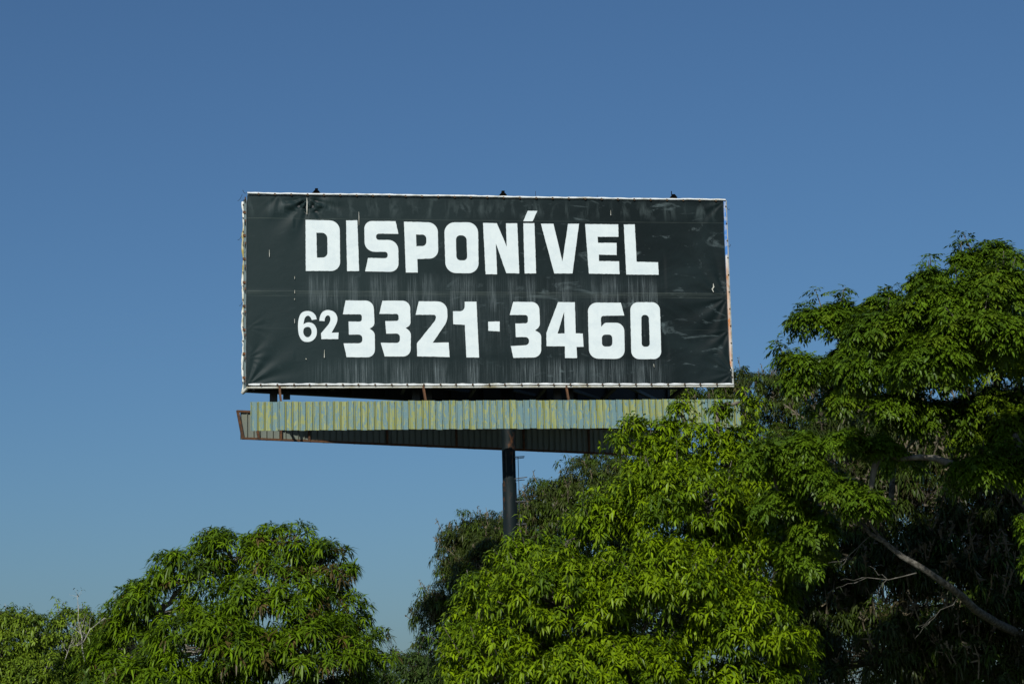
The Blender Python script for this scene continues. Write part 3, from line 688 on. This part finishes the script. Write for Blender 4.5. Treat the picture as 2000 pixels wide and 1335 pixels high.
def cat_mesh(name, parts):
    V, Q, T, K = [], [], [], []; n = 0
    for v, q_, t, c in parts:
        V.append(v); Q.append(q_ + n); T.append(t + n); K.append(c); n += len(v)
    me = fast_mesh(name, np.concatenate(V), np.concatenate(Q), np.concatenate(T), np.concatenate(K)); me.materials.append(M_LEAF); return me
def curve_pts(a, b, lift, rg, n=6, wob=.12):
    a, b = np.array(a), np.array(b); L_ = np.linalg.norm(b - a); c = (a * .55 + b * .45) + np.array([0, 0, lift])
    out = []
    for i in range(n):
        s = i / (n - 1); p = a * (1 - s) ** 2 + c * 2 * s * (1 - s) + b * s * s
        if 0 < i < n - 1: p = p + rg.normal(0, wob * L_ / n, 3)
        out.append(p)
    return out

def tree(name, label, depth, lobes, sp, foot, seed, bark, trunk_r=.2, fork=.45, dens=1.0, crad=.42, nros=14, fill=.35, fine=True,
         nspray=0, cat='tree', group=None, hang=-.35, spikes=0, back=.35, squash=.75, shell=(.72, 1.02), shoots=.25, limb_r=.55, low=9999):
    rg = np.random.default_rng(seed); mpp = depth / FPX
    LC, LR, brown, ldens = [], [], [], []
    for lb in lobes:
        cx, cy, rx, ry = lb[:4]; dz = lb[4] if len(lb) > 4 else 0
        ldens.append(.35 if cx > 2050 or cx < -20 or cy > 1390 or cy > low else 1.); brown.append(lb[5] if len(lb) > 5 else None); LC.append(at(cx, cy, depth + dz)); LR.append((rx * mpp, (rx * .5 + ry * .5) * mpp, ry * mpp))
    LC, LR = np.array(LC), np.array(LR)
    fx = foot if foot is not None else LC[:, 0].mean()
    root = np.array([at(fx, 1400, depth)[0], depth, 0.])
    T = empty(name, root, label, cat, group); rel = Matrix.Translation(Vector(root))
    # wood
    zf = max(1.2, fork * LC[:, 2].max())
    top = root + np.array([rg.normal(0, .25), rg.normal(0, .2), zf])
    p = curve_pts(root - np.array([0, 0, .3]), top, 0, rg, 7, .05)
    def wood(nm, pts, rad, mat, n=8): 
        V, F = tube([Vector(x - root) for x in pts], rad, n); return mesh_obj(nm, V, F, mat, T, rel, True)
    wood('trunk', p, np.linspace(trunk_r * 1.25, trunk_r * .8, 7), bark, 12)
    # clumps on the lobes
    cen, axs, cl, pidx = [], [], [], []
    for c, r, ld in zip(LC, LR, ldens):
        area = 4 * math.pi * ((r[0] * r[1]) ** 1.6 / 3 + (r[0] * r[2]) ** 1.6 / 3 + (r[1] * r[2]) ** 1.6 / 3) ** (1 / 1.6)
        n = int(area * dens * ld / (crad * crad * 2.2)) + 3
        dr = unit(rg.normal(0, 1, (n * 4, 3))); dr = dr[dr[:, 2] > hang]
        keep = (dr[:, 1] < .25) | (rg.random(len(dr)) < back); dr = dr[keep][:n]
        cc = c + dr * r * rg.uniform(shell[0], shell[1], (len(dr), 1))
        cl.append((cc, dr, c))
    twigs = []
    order = np.argsort(np.linalg.norm(LC - top, axis=1)); par = {}; done = []
    for i_ in order:
        best, bd = None, np.linalg.norm(LC[i_] - top) * .9
        for j_ in done:
            dd = np.linalg.norm(LC[i_] - LC[j_]) + .25 * np.linalg.norm(LC[j_] - top)
            if dd < bd: best, bd = j_, dd
        par[i_] = best; done.append(i_)
    kids = {i_: 1 for i_ in range(len(LC))}
    for i_ in order[::-1]:
        if par[i_] is not None: kids[par[i_]] += kids[i_]
    for li, (c, r, (cc, dr, _), bw) in enumerate(zip(LC, LR, cl, brown)):
        wts = np.array(sp['w'], float)
        if bw is not None: wts = wts * (1 - bw) / wts[:-1].sum(); wts[-1] = bw; wts /= wts.sum()
        r_in = trunk_r * limb_r * min(1.3, .32 * kids[li] ** .5 + .1)
        src = top - np.array([0, 0, rg.uniform(.0, .25) * zf]) if par[li] is None else LC[par[li]]
        wood('limb', curve_pts(src, c, rg.uniform(.0, .25), rg, 7, .16), np.linspace(r_in, max(.014, r_in * .35), 7), bark, 7)
        for q_, d_ in zip(cc, dr):
            if rg.random() < .75:
                s = c + (q_ - c) * rg.uniform(.0, .3); twigs.append(tube([Vector(x - root) for x in curve_pts(s, q_, -.05, rg, 4, .2)], [.026, .02, .013, .006], 4, False))
            k = rg.poisson(nros) + 2
            v = unit(rg.normal(0, 1, (k, 3)) + d_ * .5 + np.array([0, 0, .35]))
            rr = crad * rg.uniform(.55, 1.35)
            cen.append(q_ + v * rr * rg.uniform(.45, 1.0, (k, 1)) * np.array([1, 1, squash]))
            axs.append(unit(v * .7 + d_ * .35 + np.array([0, 0, .55])))
            pc = rg.choice(len(wts), p=wts); pidx.append(np.where(rg.random(k) < .65, pc, rg.choice(len(wts), k, p=wts)))
            if d_[2] > -.1 and rg.random() < shoots:       # a young shoot that stands out of the crown
                m = rg.integers(3, 6); dv = unit(d_ * .8 + np.array([0, 0, .7]) + rg.normal(0, .25, 3)); Ls = crad * rg.uniform(1.2, 2.1)
                cen.append(q_ + dv * Ls * np.linspace(.4, 1, m)[:, None] + rg.normal(0, crad * .12, (m, 3))); axs.append(np.repeat(dv[None], m, 0))
                pidx.append(np.full(m, pc)); twigs.append(tube([Vector(q_ - root), Vector(q_ + dv * Ls - root)], [.012, .005], 4, False))
    # inner filling
    for c, r, ld in zip(LC, LR, ldens):
        n = int(fill * dens * ld * r[0] * r[1] * r[2] * 4.2 / crad ** 3 * 1.6)
        if n:
            v = unit(rg.normal(0, 1, (n, 3))) * rg.random((n, 1)) ** (1 / 2.2) * .9
            cen.append(c + v * r); pidx.append(rg.choice(len(sp['w']), n, p=sp['w'])); axs.append(unit(v + rg.normal(0, .3, (n, 3)) + np.array([0, 0, .5])))
    cen, axs, pidx = np.concatenate(cen), np.concatenate(axs), np.concatenate(pidx)
    # thin out what lies deep inside other lobes
    depthin = np.min(np.stack([np.linalg.norm((cen - c) / r, axis=1) for c, r in zip(LC, LR)]), 0)
    kk = (depthin > .62) | (rg.random(len(cen)) < .45)
    cen, axs, depthin, pidx = cen[kk], axs[kk], depthin[kk], pidx[kk]
    sc = rg.uniform(.75, 1.2, len(cen))
    px, py, z = project(cen)
    pick = np.zeros(len(cen), bool)
    if nspray:
        inf = (px > 10) & (px < 1990) & (py > 10) & (py < 1325)
        score = np.where(inf, -z - np.maximum(0, .8 - depthin) * 3 + rg.uniform(0, 1.5, len(cen)), -1e9)
        idx = np.argsort(-score)[:nspray]; idx = idx[score[idx] > -1e8]; pick[idx] = True
    near = ~pick & (cen[:, 1] < np.median(cen[:, 1])); far = ~pick & ~near; lo = {True: False, False: 'flat', 'flat': 'flat'}[fine]
    me = cat_mesh('foliage', [sprays(cen[m_] - root, axs[m_], sp, rg, sc[m_], f_, pidx[m_]) for m_, f_ in ((near, fine), (far, lo))])
    fo = share('foliage', me, T, rel); fo['kind'] = 'stuff'
    if nspray:
        var = []
        for ti in (5, 30, 55, 80, 105):
            for _ in range(3):
                a = np.array([[math.sin(R(ti)), 0, math.cos(R(ti))]])
                var.append(cat_mesh('leaf_spray', [sprays(np.zeros((1, 3)), a, sp, rg, None, True)]))
        for i in np.where(pick)[0]:
            a = axs[i]; ti = math.degrees(math.acos(max(-1, min(1, a[2])))); b_ = min(4, int(round((ti - 5) / 25)))
            me = var[b_ * 3 + int(rg.integers(3))]
            share('leaf_spray', me, T, Matrix.Translation(Vector(cen[i])) @ Matrix.Rotation(math.atan2(a[1], a[0]), 4, 'Z') @ Matrix.Scale(float(sc[i]), 4))
    if twigs:
        V, F = merge(twigs); tw = mesh_obj('twigs', V, F, bark, T, rel); tw['kind'] = 'stuff'
    if spikes:
        # flower panicles: a stalk with short side sprigs
        out = depthin > .8; ids = np.where(out)[0]; ids = rg.choice(ids, min(spikes, len(ids)), False); S = []
        for i in ids:
            a = unit(axs[i] * .6 + np.array([0, 0, .8]) + rg.normal(0, .3, 3)); b0 = cen[i] - root; h = rg.uniform(.25, .55)
            S.append(tube([Vector(b0), Vector(b0 + a * h * .6), Vector(b0 + a * h + rg.normal(0, .04, 3))], [.014, .012, .006], 3, False))
            for _ in range(6):
                s = rg.uniform(.3, 1); q_ = b0 + a * h * s; e = unit(rg.normal(0, 1, 3) + a * .6) * rg.uniform(.05, .16) * (1.2 - s * .6)
                S.append(tube([Vector(q_), Vector(q_ + e)], [.016, .012], 3, False))
        V, F = merge(S); f_ = mesh_obj('flower_spikes', V, F, M_FLOWER, T, rel); f_['kind'] = 'stuff'
    return T, root, rel
M_FLOWER = worn('dry_mango_flower', (.14, .115, .07), (.085, .075, .05), 8, .9)

MANGO = dict(k=13, beta=(48, 95), L=.235, asp=.17, droop=(.2, .65), pal=[(.12, .20, .004), (.085, .15, .004), (.042, .078, .008), (.098, .07, .022)], w=[.46, .32, .17, .05], sag=.0)
LIME = dict(k=9, beta=(45, 105), L=.126, asp=.30, droop=(.2, .65), pal=[(.168, .252, .003), (.115, .188, .003), (.062, .112, .004)], w=[.42, .38, .2], sag=.16)
PINN = dict(k=6, beta=(60, 105), L=.155, asp=.40, pinnate=7, l2=.074, pal=[(.082, .145, .006), (.062, .115, .006), (.11, .17, .008)], w=[.5, .35, .15], sag=.05)
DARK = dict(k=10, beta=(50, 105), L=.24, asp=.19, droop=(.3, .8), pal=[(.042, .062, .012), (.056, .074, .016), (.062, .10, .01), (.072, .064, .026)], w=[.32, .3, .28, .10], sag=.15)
SMALL = dict(k=8, beta=(40, 100), L=.125, asp=.34, droop=(.2, .7), pal=[(.16, .232, .016), (.12, .185, .015), (.07, .115, .013)], w=[.5, .38, .12], sag=.2)

# dark flowering mangoes that stand behind the billboard
tree('mango_tree', 'dark dull mango tree with brown flower spikes, standing behind the billboard pole', 72,
     [(1180, 965, 95, 78), (1085, 1010, 75, 75), (935, 1085, 68, 72), (905, 1165, 62, 80), (850, 1215, 34, 55), (845, 1290, 36, 60), (880, 1330, 60, 90), (900, 1060, 26, 24), (960, 1050, 44, 36), (1000, 1150, 120, 110, -1), (1120, 1120, 140, 120), (1000, 1330, 150, 130), (1260, 980, 90, 80), (1230, 1200, 150, 150)],
     DARK, 1050, 21, M_BARKD, .35, .45, crad=.55, nros=20, fine='flat', spikes=420, fill=.5, dens=1.35, shell=(.72, 1.0), shoots=.04, hang=-.6, low=1300)
tree('mango_tree', 'tallest dark mango tree, behind the far end of the billboard skirt', 76,
     [(1475, 790, 84, 62), (1380, 820, 90, 70), (1600, 810, 100, 80), (1560, 950, 150, 120), (1740, 880, 110, 105), (1440, 980, 130, 130), (1680, 1060, 160, 140), (1500, 1160, 180, 150), (1850, 930, 130, 120), (1960, 850, 120, 100), (1720, 1200, 200, 150), (1930, 1160, 190, 170), (1600, 1330, 200, 110), (1850, 1350, 200, 110)],
     DARK, 1560, 22, M_BARKD, .38, .45, crad=.55, nros=20, fine='flat', spikes=600, fill=.22, dens=1.2, shell=(.75, 1.04), shoots=.05, low=970)
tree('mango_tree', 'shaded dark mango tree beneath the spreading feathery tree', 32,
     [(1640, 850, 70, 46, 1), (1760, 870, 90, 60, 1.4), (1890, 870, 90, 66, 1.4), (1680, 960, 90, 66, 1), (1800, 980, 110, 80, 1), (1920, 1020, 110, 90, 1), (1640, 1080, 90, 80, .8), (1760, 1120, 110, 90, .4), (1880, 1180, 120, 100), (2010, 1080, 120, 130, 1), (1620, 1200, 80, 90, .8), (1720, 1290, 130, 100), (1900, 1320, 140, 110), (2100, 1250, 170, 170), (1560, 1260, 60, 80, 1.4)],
     dict(DARK, L=.18, pal=[(.03, .046, .009), (.04, .054, .012), (.046, .076, .008), (.055, .048, .02)]), 1860, 23, M_BARKD, .22, .4, crad=.28, nros=11, spikes=420, fill=.2, nspray=150, dens=.95, fine=False)  # leaf palette darker than DARK, with the shade under the crown put in
# small trees on the far left and in the gap
tree('small_tree', 'slim upright leafy tree beside the shrub with bare twigs', 47,
     [(30, 1225, 34, 40), (72, 1235, 20, 36), (0, 1290, 70, 70), (-70, 1250, 70, 80), (60, 1320, 60, 60), (-20, 1390, 110, 80)],
     SMALL, 20, 31, M_BARK, .11, .35, crad=.24, nros=14, nspray=120, fill=.3, fine=False)
E2, e2root, e2rel = tree('small_tree', 'pale green bushy tree with bare whitish twigs poking out', 49,
     [(150, 1255, 62, 62), (215, 1275, 55, 60), (110, 1320, 70, 60), (200, 1360, 90, 70), (100, 1400, 110, 70)],
     SMALL, 160, 32, M_BARK, .11, .35, crad=.26, nros=14, nspray=150, fill=.3, fine=False)
tree('shrub', 'small bush filling the gap between the two dark mango crowns', 58,
     [(800, 1318, 38, 44), (765, 1345, 45, 45), (840, 1360, 50, 50), (790, 1420, 80, 60)],
     dict(SMALL, pal=[(.06, .1, .02), (.045, .08, .018), (.07, .11, .02)]), 800, 33, M_BARKD, .1, .35, crad=.3, nros=9, fill=.4, nspray=40, fine=False)
# mango by itself
tree('mango_tree', 'rounded bright mango tree with tufts of reddish brown young leaves', 42,
     [(455, 1095, 74, 56), (555, 1085, 66, 54), (380, 1130, 70, 60), (628, 1118, 50, 58), (310, 1200, 74, 68), (530, 1175, 100, 70, -.6), (650, 1215, 66, 68, 0, .14), (702, 1285, 56, 62, 0, .2), (275, 1275, 70, 70), (610, 1290, 100, 80, -1.2, .2), (410, 1270, 100, 76, -1.2), (350, 1360, 120, 80, -1), (520, 1380, 150, 90, -.6, .15), (690, 1380, 80, 70, 0, .2), (215, 1335, 50, 60), (480, 1290, 60, 60, -1.6, .15)],
     MANGO, 480, 41, M_BARK, .24, .42, crad=.34, nros=7, fill=.07, dens=1.2, nspray=300, shell=(.72, 1.02), shoots=0, squash=.5)
# lime-green tree in front of the skirt
tree('leafy_tree', 'bright lime green tree with drooping leaves covering one end of the skirt', 30,
     [(1325, 806, 6, 8), (1240, 828, 6, 8), (1208, 868, 5, 5), (1402, 800, 8, 5, .2), (1462, 796, 6, 6, .3), (1285, 838, 24, 14), (1345, 850, 22, 14), (1400, 858, 24, 14), (1450, 856, 26, 16), (1270, 880, 30, 20), (1320, 905, 60, 40), (1430, 912, 62, 44), (1250, 960, 54, 60), (1170, 1040, 70, 66), (1060, 1105, 76, 54), (960, 1165, 60, 68), (915, 1265, 44, 72), (1090, 1190, 130, 96, -.8), (1340, 1000, 120, 96, -.6), (1290, 1170, 140, 110, -1.1), (1490, 1090, 80, 96, -.2), (1450, 1250, 110, 110, -.9), (1000, 1310, 124, 90, -.6), (1200, 1350, 160, 100, -1.2), (1420, 1390, 140, 100, -.8), (1555, 1300, 44, 60), (1490, 970, 60, 60, .3), (1350, 1070, 90, 50, .4), (1440, 1020, 60, 50, .2), (1010, 1082, 26, 16), (1500, 1180, 60, 60, .3), (1100, 1450, 200, 100), (1350, 1480, 200, 100)],
     LIME, 1240, 51, M_BARKM, .2, .42, crad=.23, nros=13, fill=.22, nspray=300, fine=False, shell=(.55, 1.04), shoots=.16)
# tall spreading tree
RT_, rroot, rrel = tree('spreading_tree', 'tall spreading tree with small paired leaflets and pale bare limbs', 28,
     [(1570, 628, 20, 14), (1620, 640, 52, 34), (1575, 715, 40, 20), (1560, 745, 22, 12), (1705, 620, 66, 36), (1690, 700, 90, 40), (1815, 570, 46, 38), (1875, 520, 26, 24), (1945, 510, 48, 28), (1850, 640, 105, 50), (1985, 590, 80, 60), (1960, 700, 90, 50), (1790, 730, 100, 34),
      (1650, 780, 60, 22, .4), (1745, 800, 66, 26, .2), (1835, 815, 70, 28, .4), (1935, 795, 66, 34, .3), (1900, 860, 50, 20, .6), (1990, 830, 50, 30, .2), (1650, 865, 34, 16, -.6), (1720, 880, 30, 14, -.4), (1920, 925, 60, 26, -1), (1985, 900, 40, 26, -.8), (1690, 985, 34, 18, -.6), (1640, 960, 40, 20, -.4), (1560, 870, 46, 26, -.3), (1590, 930, 44, 26, -.3), (1500, 905, 40, 22, .2), (1530, 985, 40, 28, .3), (1600, 1030, 40, 28, .4), (1570, 1090, 40, 30, .6), (1760, 900, 30, 12, 1),
      (1720, 650, 60, 34, -2.2), (1850, 615, 70, 40, -2.6), (1950, 570, 60, 36, -2.6), (1820, 700, 80, 36, -2.8), (1940, 660, 80, 44, -3), (1690, 730, 50, 20, -2), (2090, 540, 120, 90), (2150, 740, 160, 110), (2060, 690, 120, 80, -2), (2120, 920, 140, 80, -1.5), (2250, 620, 160, 120, 1), (2090, 1060, 100, 60, -1)],  # nearer lobes added to this crown to shade the leaves below
     PINN, 2150, 61, M_BARKM, .2, .5, crad=.22, nros=10, fill=.08, dens=1.05, nspray=300, fine='flat', hang=-.55, squash=.72, shell=(.35, 1.03), shoots=.16, limb_r=.32)
def rlimb(pix, dz, r0, r1, root=rroot, T=RT_, rel=rrel, depth=28, nm='limb', mat=M_BARK):
    dzs = dz if hasattr(dz, '__len__') else [dz] * len(pix)
    pts = [Vector(at(x, y, depth + z_) - root) for (x, y), z_ in zip(pix, dzs)]
    mesh_obj(nm, *tube(pts, list(np.linspace(r0, r1, len(pts))), 8), mat, T, rel, True)
M_LIMB = worn('mottled_limb_bark', (.05, .046, .036), (.17, .16, .135), 16, .95, .42, .6, 0, (1, 1, 1), .9)
rlimb([(2130, 1335), (2040, 1268), (1990, 1236), (1950, 1218), (1905, 1190), (1875, 1160), (1850, 1142), (1800, 1108), (1760, 1085), (1725, 1056), (1700, 1042), (1668, 1010), (1650, 985), (1638, 940), (1630, 900), (1626, 860)], [4.6, 4.2, 3.6, 2.6, 1.4, .8, .4] + [.1] * 9, .082, .008, mat=M_LIMB)
rlimb([(1735, 1066), (1712, 1040), (1690, 1012), (1672, 985), (1664, 950), (1650, 915)], .1, .026, .005, mat=M_LIMB)
rlimb([(2100, 1160), (2040, 1050), (2000, 985), (1960, 930), (1930, 895), (1900, 860), (1850, 800), (1820, 740)], .6, .06, .012, mat=M_LIMB)
rlimb([(1990, 975), (1950, 910), (1925, 860), (1910, 800), (1890, 730)], .6, .03, .008, mat=M_LIMB)
rlimb([(1742, 1010), (1741, 960), (1746, 905), (1744, 880)], 2.2, .045, .035, mat=M_LIMB)
# bare whitish branches with a few leaves, sticking out of the pale bushy tree
def bare_branch(px0, py0, px1, py1, dz, r0, seed, T, root, rel, depth, lev=2, mat=None):
    rg = np.random.default_rng(seed); S = []; tips = []
    def grow(a, b, r, lev):
        pts = curve_pts(a, b, 0, rg, 5, .18); S.append(tube([Vector(x - root) for x in pts], list(np.linspace(r, r * .45, 5)), 5, False))
        tips.append(pts[-1])
        if lev == 0: return
        for _ in range(rg.integers(3, 6)):
            s_ = rg.uniform(.3, .95); i_ = min(3, int(s_ * 4)); p = pts[i_] + (pts[i_ + 1] - pts[i_]) * (s_ * 4 - i_)
            d = unit((b - a) / np.linalg.norm(b - a) + rg.normal(0, .55, 3)); grow(p, p + d * np.linalg.norm(b - a) * rg.uniform(.25, .5), r * .5, lev - 1)
    grow(at(px0, py0, depth + dz), at(px1, py1, depth + dz), r0, lev)
    V, F = merge(S); o = mesh_obj('bare_branch', V, F, mat or M_TWIG, T, rel)
    tp = np.array(tips); tp = tp[rg.random(len(tp)) < .55]
    sp = dict(SMALL, k=3, L=.09, pal=[(.05, .07, .03), (.07, .09, .04), (.06, .08, .03)])
    f_ = share('twig_leaves', cat_mesh('twig_leaves', [sprays(tp - root, unit(rg.normal(0, .4, (len(tp), 3)) + np.array([0, 0, 1.])), sp, rg)]), T, rel); f_['kind'] = 'stuff'
for k, a in enumerate(((165, 1290, 154, 1180, -1.5, .014), (228, 1235, 222, 1158, -1., .013), (150, 1260, 205, 1205, -1.6, .010), (120, 1310, 148, 1235, -1.7, .009))):
    bare_branch(*a, 300 + k, E2, e2root, e2rel, 49)
M_TW2 = worn('dark_twig_bark', (.08, .075, .06), (.16, .15, .13), 12, .95)  # darker bark for the spreading tree's bare twigs
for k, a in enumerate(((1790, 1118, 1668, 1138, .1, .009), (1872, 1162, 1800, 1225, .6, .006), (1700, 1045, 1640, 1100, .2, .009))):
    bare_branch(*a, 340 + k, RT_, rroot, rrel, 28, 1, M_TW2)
